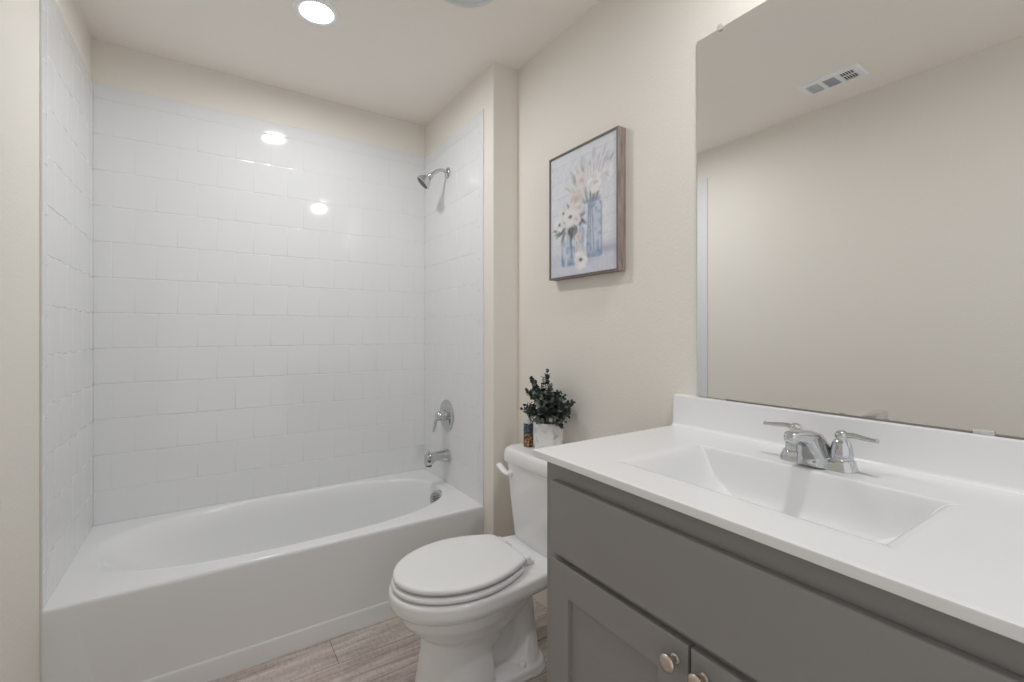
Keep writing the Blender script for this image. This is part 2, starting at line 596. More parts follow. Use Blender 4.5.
vy, vz = 2.333, 0.762
va = empty('shower_valve', (XT, vy, vz), 'round chrome shower valve plate with a lever handle, on the tile above the tub spout', 'shower valve')
b = NB(); lathe(b, (XT, vy, vz), (-1, 0, 0), [(0, 0.086), (0.003, 0.0865), (0.006, 0.083), (0.010, 0.070), (0.013, 0.045), (0.015, 0.030)], 56)
obj('escutcheon', b, M_CHROME, va, smooth=True, angle=0.9)
b = NB(); lathe(b, (XT - 0.010, vy, vz), (-1, 0, 0), [(0, 0.031), (0.012, 0.030), (0.020, 0.028), (0.026, 0.0275), (0.040, 0.0270), (0.050, 0.024), (0.056, 0.016), (0.058, 0.001)], 32)
hub = obj('handle_hub', b, M_CHROME, va, smooth=True, angle=0.9)
b = NB()
lv = bez([(XT - 0.040, vy, vz - 0.006), (XT - 0.058, vy + 0.002, vz - 0.012), (XT - 0.068, vy + 0.004, vz - 0.032), (XT - 0.071, vy + 0.006, vz - 0.058), (XT - 0.078, vy + 0.008, vz - 0.084)], 8)
tube(b, lv, [0.0155 - 0.005 * k / (len(lv) - 1) for k in range(len(lv))], 16, squash=(1.1, 0.65))
obj('lever', b, M_CHROME, hub, smooth=True, angle=0.9)

sy, sz = 2.322, 0.541
sp = empty('tub_spout', (XT, sy, sz), 'chrome tub spout with a diverter pull, on the tile just above the tub rim', 'tub spout')
b = NB()
def srect(x, hy, z0, z1, r=0.012, n=5):
    ring = rrect(-hy, hy, z0, z1, r, 0, n)
    return [Vector((x, sy + p.x, p.y)) for p in ring]
loft(b, [srect(XT, 0.033, sz - 0.035, sz + 0.035, 0.03), srect(XT - 0.010, 0.033, sz - 0.035, sz + 0.035, 0.03), srect(XT - 0.022, 0.030, sz - 0.029, sz + 0.032, 0.027),
         srect(XT - 0.055, 0.0265, sz - 0.020, sz + 0.030, 0.020), srect(XT - 0.078, 0.0255, sz - 0.018, sz + 0.028, 0.016), srect(XT - 0.094, 0.025, sz - 0.028, sz + 0.027, 0.014),
         srect(XT - 0.104, 0.0245, sz - 0.036, sz + 0.026, 0.012), srect(XT - 0.126, 0.024, sz - 0.038, sz + 0.023, 0.011), srect(XT - 0.131, 0.021, sz - 0.035, sz + 0.018, 0.010)])
body = obj('spout_body', b, M_CHROME, sp, smooth=True, angle=0.9)
b = NB(); lathe(b, (XT - 0.114, sy, sz + 0.020), (0, 0, 1), [(0, 0.004), (0.012, 0.004), (0.013, 0.0075), (0.019, 0.0075), (0.021, 0.005)], 16)
obj('diverter_knob', b, M_CHROME, sp, smooth=True, angle=0.9)
b = NB(); lathe(b, (XT - 0.113, sy, sz - 0.034), (0, 0, -1), [(0, 0.018), (0.008, 0.017), (0.009, 0.013)], 20)
obj('outlet', b, pm('dark_outlet', (0.08, 0.08, 0.085), 0.35, 0.6), sp, smooth=True, angle=0.9)

# ================================================================== TOILET
TY = 1.430
toilet = empty('toilet', (0.9, TY, 0), 'white two-piece toilet with closed elongated lid between the tub and the vanity', 'toilet')
def egg(u_back, u_w, u_front, hw, hw_back, z, r=0.03, n=48, dy=0.0, pw=2.0):
    """closed outline; u measured from the right wall, forwards is -x."""
    half = []
    L = u_w - u_back
    m = n // 2
    for k in range(m + 1):                                 # front half ellipse from side to tip
        a = PI / 2 * k / m
        half.append((u_w + (u_front - u_w) * math.sin(a), hw * math.cos(a) ** (2 / pw) if math.cos(a) > 1e-9 else 0.0))
    rear = []
    for k in range(m + 1):
        s = k / m
        s2 = 1 - (1 - s) ** 1.0
        u = u_w - L * s2
        w = hw - (hw - hw_back) * s2 ** 1.8
        d = u - u_back
        if d < r:
            w -= r - math.sqrt(max(0, r * r - (r - d) ** 2))
        rear.append((u, max(w, 0.001)))
    side_pts = list(reversed(rear)) + half[1:]             # back corner -> tip
    pts = [(u, w) for u, w in side_pts] + [(u, -w) for u, w in reversed(side_pts[:-1])]
    return [Vector((XW - u, TY + w, z)) for u, w in pts]

# lid
def lid_ring(e, z):
    return egg(0.314 - e, 0.515, 0.753 + e, 0.178 + e, 0.112 + e, z, 0.022 + e)
b = NB()
loft(b, [lid_ring(-0.010, 0.4188), lid_ring(-0.002, 0.4192), lid_ring(0.0, 0.4210), lid_ring(0.0, 0.4285), lid_ring(-0.002, 0.4325), lid_ring(-0.006, 0.4350), lid_ring(-0.016, 0.4365), lid_ring(-0.05, 0.4380), lid_ring(-0.09, 0.4385)])
o = obj('lid', b, M_SEAT, toilet, smooth=True, angle=1.0)
# seat (open ring)
def seat_ring(e, z):
    return egg(0.322 - e, 0.515, 0.758 + e, 0.183 + e, 0.117 + e, z, 0.022 + max(e, -0.02))
def seat_hole(e, z):
    return egg(0.40 - e, 0.53, 0.69 + e, 0.112 + e, 0.07 + e, z, 0.05)
b = NB()
loft(b, [seat_hole(0.0, 0.395), seat_ring(-0.008, 0.3945), seat_ring(-0.001, 0.3952), seat_ring(0.0, 0.3975), seat_ring(0.0, 0.4045), seat_ring(-0.003, 0.4080), seat_ring(-0.012, 0.4098), seat_ring(-0.030, 0.410), seat_hole(0.006, 0.409), seat_hole(0.0, 0.406), seat_hole(0.0, 0.395)], cap0=False, cap1=False)
bmesh.ops.remove_doubles(b, verts=b.verts, dist=1e-6)
obj('seat', b, M_SEAT, toilet, smooth=True, angle=1.0)
for s in (-1, 1):
    b = NB()
    yc = TY + s * 0.075
    box(b, XW - 0.312, XW - 0.268, yc - 0.016, yc + 0.016, 0.387, 0.405, 0.004, 3)
    lathe(b, (XW - 0.300, yc - 0.026, 0.413), (0, 1, 0), [(0, 0.0095), (0.001, 0.0105), (0.051, 0.0105), (0.052, 0.0095)], 16)
    obj('hinge', b, M_SEAT, toilet, smooth=True, angle=0.6)

# bowl: lofted parts fused by a voxel remesh into one piece of china
b = NB()
def rim(e, z, back=0.0):
    return egg(0.060 + back, 0.515, 0.767 + e, 0.190 + e, 0.128 + e, z, 0.04)
loft(b, [rim(-0.030, 0.318), rim(-0.014, 0.326), rim(-0.003, 0.340), rim(0.0, 0.352), rim(0.0, 0.376), rim(-0.003, 0.384), rim(-0.010, 0.3875), rim(-0.030, 0.388)])
loft(b, [egg(0.41, 0.50, 0.622, 0.098, 0.090, 0.165, 0.02), egg(0.40, 0.50, 0.640, 0.102, 0.090, 0.198, 0.02), egg(0.37, 0.505, 0.666, 0.122, 0.10, 0.223, 0.03), egg(0.335, 0.51, 0.697, 0.145, 0.11, 0.250, 0.03),
         egg(0.305, 0.515, 0.728, 0.164, 0.12, 0.288, 0.03), egg(0.29, 0.515, 0.736, 0.168, 0.125, 0.318, 0.03), egg(0.28, 0.515, 0.742, 0.170, 0.125, 0.36, 0.03)])
# front column
loft(b, [egg(0.430, 0.51, 0.692, 0.118, 0.112, 0.0, 0.02), egg(0.432, 0.51, 0.688, 0.114, 0.108, 0.03, 0.02), egg(0.436, 0.50, 0.674, 0.106, 0.099, 0.10, 0.02), egg(0.436, 0.50, 0.664, 0.101, 0.093, 0.17, 0.02), egg(0.43, 0.50, 0.663, 0.101, 0.093, 0.235, 0.02)])
# core behind the column
loft(b, [rrect(XW - 0.46, XW - 0.250, TY - 0.034, TY + 0.034, 0.025, 0.0), rrect(XW - 0.46, XW - 0.240, TY - 0.034, TY + 0.034, 0.025, 0.33)])
# trapway
tr = bez([(XW - 0.50, TY, 0.175), (XW - 0.445, TY, 0.158), (XW - 0.390, TY, 0.195), (XW - 0.340, TY, 0.258), (XW - 0.285, TY, 0.240), (XW - 0.268, TY, 0.165), (XW - 0.272, TY, 0.08), (XW - 0.285, TY, 0.0)], 8)
nt_ = len(tr)
tube(b, tr, [0.046 + (0.036 * max(0, (k / nt_ - 0.68) / 0.32) ** 1.6) for k in range(nt_)], 20, squash=(1.5, 1.0))
# base flange
def fl(e, z): return rrect(XW - 0.60, XW - 0.205 + e, TY - 0.112 - e, TY + 0.112 + e, 0.07, z, 10)
loft(b, [fl(0.004, 0.0), fl(0.004, 0.006), fl(0.0, 0.0085), fl(0.0, 0.024), fl(-0.003, 0.031), fl(-0.010, 0.036), fl(-0.03, 0.042)])
# rear shelf for the tank
loft(b, [rrect(XW - 0.42, XW - 0.05, TY - 0.10, TY + 0.10, 0.05, 0.315), rrect(XW - 0.42, XW - 0.045, TY - 0.125, TY + 0.125, 0.05, 0.345), rrect(XW - 0.42, XW - 0.045, TY - 0.128, TY + 0.128, 0.05, 0.372), rrect(XW - 0.42, XW - 0.055, TY - 0.118, TY + 0.118, 0.045, 0.379)])
bowl = obj('bowl', b, M_CERAMIC, toilet, smooth=True)
m = bowl.modifiers.new('fuse', 'REMESH'); m.mode = 'VOXEL'; m.voxel_size = 0.0042; m.use_smooth_shade = True
m = bowl.modifiers.new('relax', 'SMOOTH'); m.factor = 0.5; m.iterations = 5
# bolt caps
for s in (-1, 1):
    b = NB(); lathe(b, (XW - 0.318, TY + s * 0.086, 0.036), (0, 0, 1), [(0, 0.0155), (0.008, 0.015), (0.013, 0.012), (0.016, 0.006), (0.017, 0.001)], 20)
    obj('bolt_cap', b, M_SEAT, toilet, smooth=True, angle=0.9)
# tank
def tk(hw, u0, u1, z, r=0.045):
    ring = rrect(-u1, -u0, -hw, hw, r, 0, 8)
    out = []
    for p in ring:
        x, y = p.x, p.y
        if x < -(u0 + u1) / 2:                     # bowed front
            x -= 0.010 * (1 - min(1, abs(y) / hw) ** 2)
        out.append(Vector((XW + x, TY + y, z)))
    return out
b = NB()
loft(b, [tk(0.138, 0.025, 0.178, 0.370), tk(0.148, 0.018, 0.194, 0.374), tk(0.155, 0.014, 0.202, 0.384), tk(0.161, 0.012, 0.206, 0.41), tk(0.178, 0.012, 0.214, 0.55), tk(0.188, 0.012, 0.220, 0.66), tk(0.190, 0.012, 0.221, 0.700)])
tank = obj('tank', b, M_CERAMIC, toilet, smooth=True, angle=0.9)
b = NB()
def tl(e, z, r=0.045): return tk(0.205 + e, 0.006 - min(e, 0) * 0.4, 0.231 + e, z, r)
loft(b, [tl(-0.012, 0.693), tl(-0.003, 0.6945), tl(0.000, 0.699), tl(-0.001, 0.718), tl(-0.004, 0.736), tl(-0.007, 0.7435), tl(-0.011, 0.7480), tl(-0.018, 0.7497), tl(-0.030, 0.750), tl(-0.06, 0.750)])
obj('tank_lid', b, M_CERAMIC, toilet, smooth=True, angle=1.0)
# flush lever
b = NB()
lx = XW - 0.217
lathe(b, (lx + 0.004, TY + 0.130, 0.651), (-1, 0, 0), [(0, 0.015), (0.010, 0.014), (0.016, 0.011), (0.024, 0.009)], 20)
pts = bez([(lx - 0.016, TY + 0.128, 0.648), (lx - 0.021, TY + 0.154, 0.653), (lx - 0.022, TY + 0.178, 0.663), (lx - 0.020, TY + 0.200, 0.670)], 6)
tube(b, pts, [0.0115 + 0.0015 * (k / len(pts)) for k in range(len(pts))], 14, squash=(1.2, 0.7))
obj('flush_lever', b, M_SEAT, toilet, smooth=True, angle=0.9)

# ================================================================== VANITY CABINET
CXF = 0.700     # face frame
DXF = 0.683     # door face
vc = empty('vanity_cabinet', (0.97, 0.31, 0), 'grey painted vanity cabinet with panelled doors under the white countertop', 'cabinet')
b = NB()
box(b, CXF, CXF + 0.019, CY0 + 0.004, 0.905, 0.10, 0.9143, 0.0015, 1)      # face frame
box(b, CXF + 0.019, XW - 0.002, 0.889, 0.905, 0.10, 0.9143)                  # end panels
box(b, CXF + 0.019, XW - 0.002, CY0 + 0.004, CY0 + 0.020, 0.10, 0.9143)
box(b, CXF + 0.019, XW - 0.002, CY0 + 0.020, 0.889, 0.10, 0.116)             # bottom
box(b, XW - 0.010, XW - 0.002, CY0 + 0.020, 0.889, 0.116, 0.70)              # back
obj('carcass', b, M_CAB, vc)
b = NB(); box(b, CXF + 0.07, XW - 0.004, CY0 + 0.006, 0.903, 0.0, 0.101)
obj('toe_kick', b, M_TOEKICK, vc)
def bevpanel(b, y0, y1, z0, z1, xf, xb, bev=0.004):
    box(b, xf, xb, y0, y1, z0, z1, bev, 3)
b = NB(); bevpanel(b, -0.268, 0.868, 0.7005, 0.870, DXF, CXF + 0.0005, 0.0045)
wn(obj('drawer_front', b, M_CAB, vc, smooth=True, angle=1.2))

def cab_door(y0, y1, knob_y):
    z0, z1 = 0.128, 0.686
    sw, rw = 0.064, 0.072
    b = NB()
    e = 0.004
    # frame with a square recess; rings in the y-z plane
    def ring(i, x, iz=None):
        iz = i if iz is None else iz
        return [Vector((x, y0 + i, z0 + iz)), Vector((x, y1 - i, z0 + iz)), Vector((x, y1 - i, z1 - iz)), Vector((x, y0 + i, z1 - iz))]
    loft(b, [ring(0, CXF + 0.0003), ring(0, DXF + 0.0045), ring(0.0014, DXF + 0.0014), ring(0.0045, DXF), ring(sw - 0.001, DXF, rw - 0.001), ring(sw, DXF + 0.001, rw), ring(sw + 0.001, DXF + 0.0085, rw + 0.001)], cap0=True, cap1=True)
    d = obj('door', b, M_CAB, vc, smooth=True, angle=0.6, origin=(DXF, (y0 + y1) / 2, z0))
    wn(d)
    b = NB()
    lathe(b, (DXF + 0.001, knob_y, 0.6525), (-1, 0, 0), [(0, 0.0085), (0.003, 0.0085), (0.005, 0.0055), (0.015, 0.0050), (0.019, 0.0085), (0.0215, 0.0140), (0.0245, 0.0152), (0.0275, 0.0140), (0.0295, 0.0085), (0.030, 0.001)], 28)
    obj('knob', b, M_NICKEL, d, smooth=True, angle=0.9, label='brushed nickel mushroom knob')
cab_door(0.4900, 0.868, 0.5145)
cab_door(0.1080, 0.4860, 0.4585)
cab_door(-0.268, 0.1040, 0.070)

# ================================================================== COUNTERTOP WITH BASIN
vt = empty('countertop', (0.96, 0.31, 0.904), 'glossy white vanity countertop with moulded rectangular sink and backsplash', 'countertop')
BX0, BX1, BY0, BY1 = 0.785, 1.061, 0.232, 0.735
TXF = 0.674
b = NB()
n = 1
def R4(x0, x1, y0, y1, r, z): return rrect(x0, x1, y0, y1, r, z, n)
edge = [R4(TXF + 0.010, XW - 0.0205, CY0, CY1 - 0.010, 0.003, 0.9145), R4(TXF + 0.0015, XW - 0.0200, CY0, CY1 - 0.0015, 0.003, 0.9145), R4(TXF, XW - 0.0200, CY0, CY1, 0.004, 0.916), R4(TXF, XW - 0.0200, CY0, CY1, 0.004, 0.9275),
        R4(TXF + 0.0012, XW - 0.0200, CY0, CY1 - 0.0012, 0.004, 0.9308), R4(TXF + 0.0040, XW - 0.0200, CY0, CY1 - 0.0040, 0.004, ZK), R4(TXF + 0.012, XW - 0.0220, CY0 + 0.01, CY1 - 0.012, 0.004, ZK)]
basin = []
#        depth, end inset, back inset, front inset, corner r
for d, en, bk, fr, r in [(0.0, -0.018, -0.010, -0.034, 0.003), (0.0, -0.006, -0.004, -0.020, 0.003), (0.0007, 0.002, -0.0014, -0.011, 0.003), (0.0022, 0.008, 0.0000, -0.004, 0.003), (0.006, 0.016, 0.0012, 0.003, 0.003), (0.018, 0.027, 0.003, 0.012, 0.003), (0.033, 0.035, 0.005, 0.020, 0.004), (0.048, 0.043, 0.007, 0.026, 0.005), (0.062, 0.0515, 0.009, 0.032, 0.006),
                         (0.076, 0.064, 0.0115, 0.038, 0.008), (0.088, 0.081, 0.015, 0.046, 0.010), (0.099, 0.104, 0.021, 0.056, 0.012), (0.107, 0.130, 0.031, 0.070, 0.013), (0.1135, 0.160, 0.046, 0.087, 0.014), (0.118, 0.190, 0.066, 0.105, 0.012), (0.120, 0.226, 0.088, 0.125, 0.010)]:
    basin.append(R4(BX0 + fr, BX1 - bk, BY0 + en, BY1 - en, r, ZK - d))
loft(b, edge + basin, cap0=False, cap1=True)
slab = wn(obj('basin_slab', b, M_MARBLE, vt, smooth=True, angle=0.62), 60)
b = NB()
# backsplash profile extruded along y (small cove at its foot)
pr = [(XW, ZK - 0.0175), (XW - 0.0205, ZK - 0.0175), (XW - 0.0205, ZK), (XW - 0.030, ZK + 0.0002), (XW - 0.0255, ZK + 0.0015), (XW - 0.0222, ZK + 0.0045), (XW - 0.0208, ZK + 0.009), (XW - 0.020, ZS - 0.006), (XW - 0.0195, ZS - 0.0022), (XW - 0.0165, ZS), (XW, ZS)]
loft(b, [[Vector((x, CY0, z)) for x, z in pr], [Vector((x, CY1 + 0.0025, z)) for x, z in pr], [Vector((x + (0.0015 if x < XW - 0.01 else 0), CY1 + 0.004, z)) for x, z in pr]])
obj('backsplash', b, M_MARBLE, vt, smooth=True, angle=0.7)
b = NB()
lathe(b, (0.925, 0.483, ZK - 0.1215), (0, 0, 1), [(0, 0.030), (0.003, 0.030), (0.004, 0.026), (0.003, 0.019), (0.006, 0.017), (0.008, 0.001)], 28)
obj('drain', b, M_CHROME, vt, smooth=True, angle=0.9)

# ================================================================== FAUCET
FY = 0.475
FX = 1.122
fa = empty('faucet', (FX, FY, ZK), 'chrome two-handle faucet with lever handles behind the sink basin', 'faucet')
b = NB()
def bp(e, z): return rrect(FX - 0.027 - e, FX + 0.027 + e, FY - 0.0735 - e, FY + 0.0755 + e, 0.024, z, 8)
loft(b, [bp(0.001, ZK), bp(0.001, ZK + 0.003), bp(-0.001, ZK + 0.012), bp(-0.003, ZK + 0.020), bp(-0.0055, ZK + 0.0235), bp(-0.010, ZK + 0.025)])
obj('base_plate', b, M_CHROME, fa, smooth=True, angle=0.8)
# spout
b = NB()
secs = [  # centre x, centre z, half along, half y, tilt of the section plane (0 = level, 90 = upright)
    (FX - 0.010, ZK + 0.004, 0.034, 0.031, 0), (FX - 0.011, ZK + 0.022, 0.034, 0.0295, 4), (FX - 0.020, ZK + 0.039, 0.033, 0.026, 22),
    (FX - 0.036, ZK + 0.0535, 0.0285, 0.0230, 42), (FX - 0.057, ZK + 0.0640, 0.0205, 0.0190, 64), (FX - 0.081, ZK + 0.0712, 0.0150, 0.0158, 80),
    (FX - 0.104, ZK + 0.0745, 0.0125, 0.0145, 88), (FX - 0.119, ZK + 0.0745, 0.0115, 0.0135, 92), (FX - 0.126, ZK + 0.0740, 0.0085, 0.0105, 92), (FX - 0.1285, ZK + 0.0738, 0.003, 0.004, 92)]
rings = []
for cx, cz, ha, hy, tl_ in secs:
    a = math.radians(tl_)
    ax = Vector((math.cos(a), 0, math.sin(a)))
    r = []
    for k in range(28):
        t = 2 * PI * k / 28
        c, s = math.cos(t), math.sin(t)
        ex = 2 / 3.6
        r.append(Vector((cx, FY, cz)) + ax * ha * math.copysign(abs(c) ** ex, c) + Vector((0, 1, 0)) * hy * math.copysign(abs(s) ** ex, s))
    rings.append(r)
loft(b, rings)
spt = obj('spout', b, M_CHROME, fa, smooth=True, angle=1.0)
b = NB(); lathe(b, (FX - 0.112, FY, ZK + 0.065), (-0.1, 0, -1), [(0, 0.0100), (0.0035, 0.0100), (0.0045, 0.0085)], 20)
obj('aerator', b, M_CHROME, spt, smooth=True, angle=0.8)
b = NB(); lathe(b, (FX + 0.012, FY, ZK + 0.022), (0, 0, 1), [(0, 0.0028), (0.030, 0.0028), (0.031, 0.0050), (0.036, 0.0064), (0.040, 0.0060), (0.041, 0.003)], 16)
obj('lift_rod', b, M_CHROME, fa, smooth=True, angle=0.8)
for s in (1, -1):
    hy = FY + s * 0.0460
    b = NB()
    lathe(b, (FX, hy, ZK + 0.020), (0, 0, 1), [(0, 0.0205), (0.004, 0.0215), (0.012, 0.0215), (0.026, 0.0200), (0.036, 0.0175), (0.042, 0.0145), (0.0455, 0.0110), (0.047, 0.0110), (0.050, 0.0128), (0.055, 0.0130), (0.060, 0.0105), (0.063, 0.006), (0.064, 0.001)], 32)
    hdl = obj('handle', b, M_CHROME, fa, smooth=True, angle=0.9)
    b = NB()
    pts = bez([(FX, hy + s * 0.004, ZK + 0.0735), (FX - 0.002, hy + s * 0.022, ZK + 0.0760), (FX - 0.005, hy + s * 0.042, ZK + 0.0745), (FX - 0.008, hy + s * 0.060, ZK + 0.0738), (FX - 0.009, hy + s * 0.067, ZK + 0.0745)], 8)
    nn = len(pts)
    rad = [0.0088 - 0.0036 * min(1, k / (nn * 0.75)) + (0.0012 if k > nn * 0.85 else 0) for k in range(nn)]
    rad[-1] *= 0.6
    tube(b, pts, rad, 14, squash=(1.0, 0.75))
    obj('lever', b, M_CHROME, hdl, smooth=True, angle=0.9)

# ================================================================== MIRROR
MY0, MY1, MZ0, MZ1 = -0.25, 0.858, ZS + 0.004, 2.110
mi_ = empty('wall_mirror', (XW, 0.30, MZ0), 'large frameless wall mirror above the vanity backsplash', 'mirror')
b = NB()
r0 = [Vector((XW - 0.0005, y, z)) for y, z in ((MY0, MZ0), (MY1, MZ0), (MY1, MZ1), (MY0, MZ1))]
r1 = [Vector((XW - 0.0055, y, z)) for y, z in ((MY0, MZ0), (MY1, MZ0), (MY1, MZ1), (MY0, MZ1))]
loft(b, [r0, r1], cap0=True, cap1=False, mi=1)
b.faces.new([b.verts.new(v) for v in r1]).material_index = 0
obj('pane', b, [M_MIRROR, M_GLASSEDGE], mi_)
def clip(y, z, up):
    b = NB()
    lathe(b, (XW - 0.001, y, z + up * 0.001), (-1, 0, 0), [(0, 0.010), (0.006, 0.010), (0.0095, 0.009), (0.010, 0.004)], 20)
    box(b, XW - 0.0105, XW - 0.0060, y - 0.007, y + 0.007, z - 0.008, z + 0.008, 0.0015, 2)
    o = obj('clip', b, M_CLIP, mi_, smooth=True, angle=0.8)
clip(0.782, MZ1, 1)
clip(0.02, MZ1, 1)
b = NB(); box(b, XW - 0.0095, XW - 0.0058, 0.222, 0.252, ZS + 0.0005, ZS + 0.0095, 0.001, 2)
obj('clip', b, M_CLIP, mi_, smooth=True, angle=0.8)
b = NB()
box(b, XW - 0.0082, XW - 0.0058, 0.253, 0.765, ZS + 0.0002, ZS + 0.0042, 0.0004, 1)
box(b, XW - 0.0082, XW - 0.0058, MY0, 0.221, ZS + 0.0002, ZS + 0.0042, 0.0004, 1)
obj('bottom_strip', b, M_MIRRORSTRIP, mi_)  # thin dark strip along the mirror's lower edge

# ================================================================== PICTURE
PY0, PY1, PZ0, PZ1 = 1.151, 1.5465, 1.444, 1.957
PXF = XW - 0.040
pic = empty('framed_picture', (XW, (PY0 + PY1) / 2, PZ0), 'framed print of white flowers in two glass jars on the right wall', 'picture')
b = NB()
fw = 0.0075
def pr_(x, i): return [Vector((x, PY0 + i, PZ0 + i)), Vector((x, PY1 - i, PZ0 + i)), Vector((x, PY1 - i, PZ1 - i)), Vector((x, PY0 + i, PZ1 - i))]
rings = [pr_(XW - 0.001, 0), pr_(PXF + 0.0012, 0), pr_(PXF, 0.0012), pr_(PXF, fw), pr_(PXF + 0.006, fw), pr_(XW - 0.001, fw)]
vr = loft(b, rings, cap0=False, cap1=False)
for f in b.faces:
    if all(v.co.x < PXF + 0.0062 for v in f.verts) and all(PY0 + 0.001 < v.co.y < PY1 - 0.001 and PZ0 + 0.001 < v.co.z < PZ1 - 0.001 for v in f.verts):
        f.material_index = 1
loft(b, [pr_(XW - 0.001, 0), pr_(XW - 0.001, fw)], cap0=False, cap1=False)
obj('frame', b, [M_FRAME, M_FRAMEFACE], pic)

# the print: a small watercolour worked out as a field of colours (u right, v up)
def paint():
    W_, H_ = 150, 196
    v, u = np.meshgrid(np.linspace(0, 1, H_), np.linspace(0, 1, W_), indexing='ij')
    asp = (PZ1 - PZ0) / (PY1 - PY0)
    rs = np.random.RandomState(7)
    def noise(n, s=1):
        g = rs.rand(n + 2, n + 2)
        yy, xx = v * n, u * n
        iy, ix = yy.astype(int), xx.astype(int)
        fy, fx = yy - iy, xx - ix
        fy, fx = fy * fy * (3 - 2 * fy), fx * fx * (3 - 2 * fx)
        return (g[iy, ix] * (1 - fy) * (1 - fx) + g[iy + 1, ix] * fy * (1 - fx) + g[iy, ix + 1] * (1 - fy) * fx + g[iy + 1, ix + 1] * fy * fx)
    n1, n2, n3, n4 = noise(5), noise(13), noise(31), noise(60)
    img = np.zeros((H_, W_, 3))
    c = lambda *a: np.array(a) / 255.0
    def mix(mask, col):
        m = np.clip(mask, 0, 1)[..., None]
        img[:] = img * (1 - m) + col * m
    img[:] = c(222, 223, 229)
    mix(0.5 * n1, c(236, 238, 242)); mix(0.25 * n2, c(205, 210, 220))
    for k in range(6):                                             # wide pale boards
        yb_ = 0.26 + 0.13 * k + 0.02 * u
        mix(0.35 * np.exp(-((v - yb_) / 0.004) ** 2) * (v > 0.2), c(190, 196, 208))
    tab = 1 / (1 + np.exp(-((0.22 - 0.03 * (1 - u)) - v) / 0.006))
    mix(0.75 * tab, c(202, 205, 220)); mix(0.5 * tab * n2, c(222, 222, 232))
    mix(0.55 * np.exp(-(((u - 0.86) / 0.16) ** 2 + ((v - 0.165) / 0.03) ** 2)), c(160, 158, 186))   # painted cast tone of the jar
    mix(0.45 * np.exp(-(((u - 0.45) / 0.22) ** 2 + ((v - 0.10) / 0.025) ** 2)), c(160, 166, 196))
    S = lambda x, w=0.004: 1 / (1 + np.exp(-np.clip(x / w, -40, 40)))
    def ell(cu, cv, ru, rv, ang=0.0, w=0.08):
        x, y = (u - cu), (v - cv) * asp
        ca, sa = math.cos(ang), math.sin(ang)
        X, Y = x * ca + y * sa, -x * sa + y * ca
        return S(1 - np.sqrt((X / ru) ** 2 + (Y / rv) ** 2), w)
    def line(u0, v0, u1, v1, w):
        x0, y0, x1, y1 = u0, v0 * asp, u1, v1 * asp
        dx, dy = x1 - x0, y1 - y0
        t = np.clip(((u - x0) * dx + (v * asp - y0) * dy) / (dx * dx + dy * dy), 0, 1)
        d = np.sqrt((u - x0 - t * dx) ** 2 + (v * asp - y0 - t * dy) ** 2)
        return S(w - d, w * 0.3)
    # stems and leaves of the tall bunch
    rr = random.Random(3)
    for k in range(30):
        a = rr.uniform(-0.62, 0.55)
        L_ = rr.uniform(0.2, 0.42)
        mix(0.55 * line(0.64 + 0.1 * a, 0.50, 0.64 + 0.1 * a + L_ * math.sin(a), 0.53 + L_ * math.cos(a) / asp, 0.006), c(*rr.choice([(120, 128, 118), (148, 152, 142), (100, 104, 100), (170, 172, 166)])))
    for k in range(46):
        a = rr.uniform(-0.9, 0.75)
        L_ = rr.uniform(0.10, 0.46)
        mix(0.5 * ell(0.65 + L_ * math.sin(a), 0.56 + L_ * math.cos(a) / asp, 0.012, 0.055, -a, 0.2), c(*rr.choice([(128, 126, 128), (158, 156, 156), (178, 172, 172), (110, 116, 108), (190, 186, 190)])))
    # jars
    def jar(cu, v0, v1, hw, neck):
        mid = S(v - v0, .003) * S(v1 - v, .003)
        hwv = hw * (1 - 0.45 * np.clip((v - (v1 - 0.05)) / 0.05, 0, 1) ** 2 * (1 - neck) * 1.6) * (1 - 0.15 * np.clip((v0 + 0.015 - v) / 0.015, 0, 1))
        body = mid * S(hwv - np.abs(u - cu), 0.004)
        mix(0.62 * body, c(186, 195, 212))
        mix(0.75 * body * np.clip(1.8 * n2 - 0.5, 0, 1), c(214, 222, 234))
        mix(0.6 * body * np.clip(2.2 * n3 - 1.1, 0, 1), c(138, 154, 182))
        mix(0.6 * body * np.exp(-((np.abs(u - cu) - hwv) / 0.014) ** 2), c(118, 132, 162))
        mix(0.55 * body * S(v0 + 0.055 - v, .012), c(120, 138, 168))
        mix(0.6 * body * np.exp(-((u - cu + hw * 0.45) / 0.02) ** 2), c(236, 240, 246))
        for q in range(7):
            s_ = rr.uniform(-0.5, 0.5) * hw
            mix(0.28 * body * line(cu + s_, v0 + 0.06, cu + s_ * 0.4, v1, 0.007), c(104, 122, 140))
    jar(0.635, 0.117, 0.545, 0.160, 0.6)
    mix(0.7 * S(0.14 - np.abs(u - 0.635), .006) * S(0.014 - np.abs(v - 0.552), .003), c(150, 154, 182))
    mix(0.5 * S(0.13 - np.abs(u - 0.635), .006) * S(0.006 - np.abs(v - 0.575), .003), c(176, 172, 190))
    jar(0.315, 0.082, 0.335, 0.125, 0.6)
    mix(0.65 * S(0.11 - np.abs(u - 0.315), .006) * S(0.013 - np.abs(v - 0.350), .004), c(168, 152, 158))
    # dark leaves around the short bunch
    for k in range(34):
        a = rr.uniform(0, 2 * PI); q = rr.uniform(0.09, 0.24)
        mix(0.7 * ell(0.31 + q * math.cos(a), 0.435 + 0.75 * q * math.sin(a) / 1.2, 0.016, 0.05, a + rr.uniform(-.6, .6) + PI / 2, 0.2), c(*rr.choice([(98, 104, 104), (126, 130, 128), (150, 152, 150), (84, 86, 90)])))
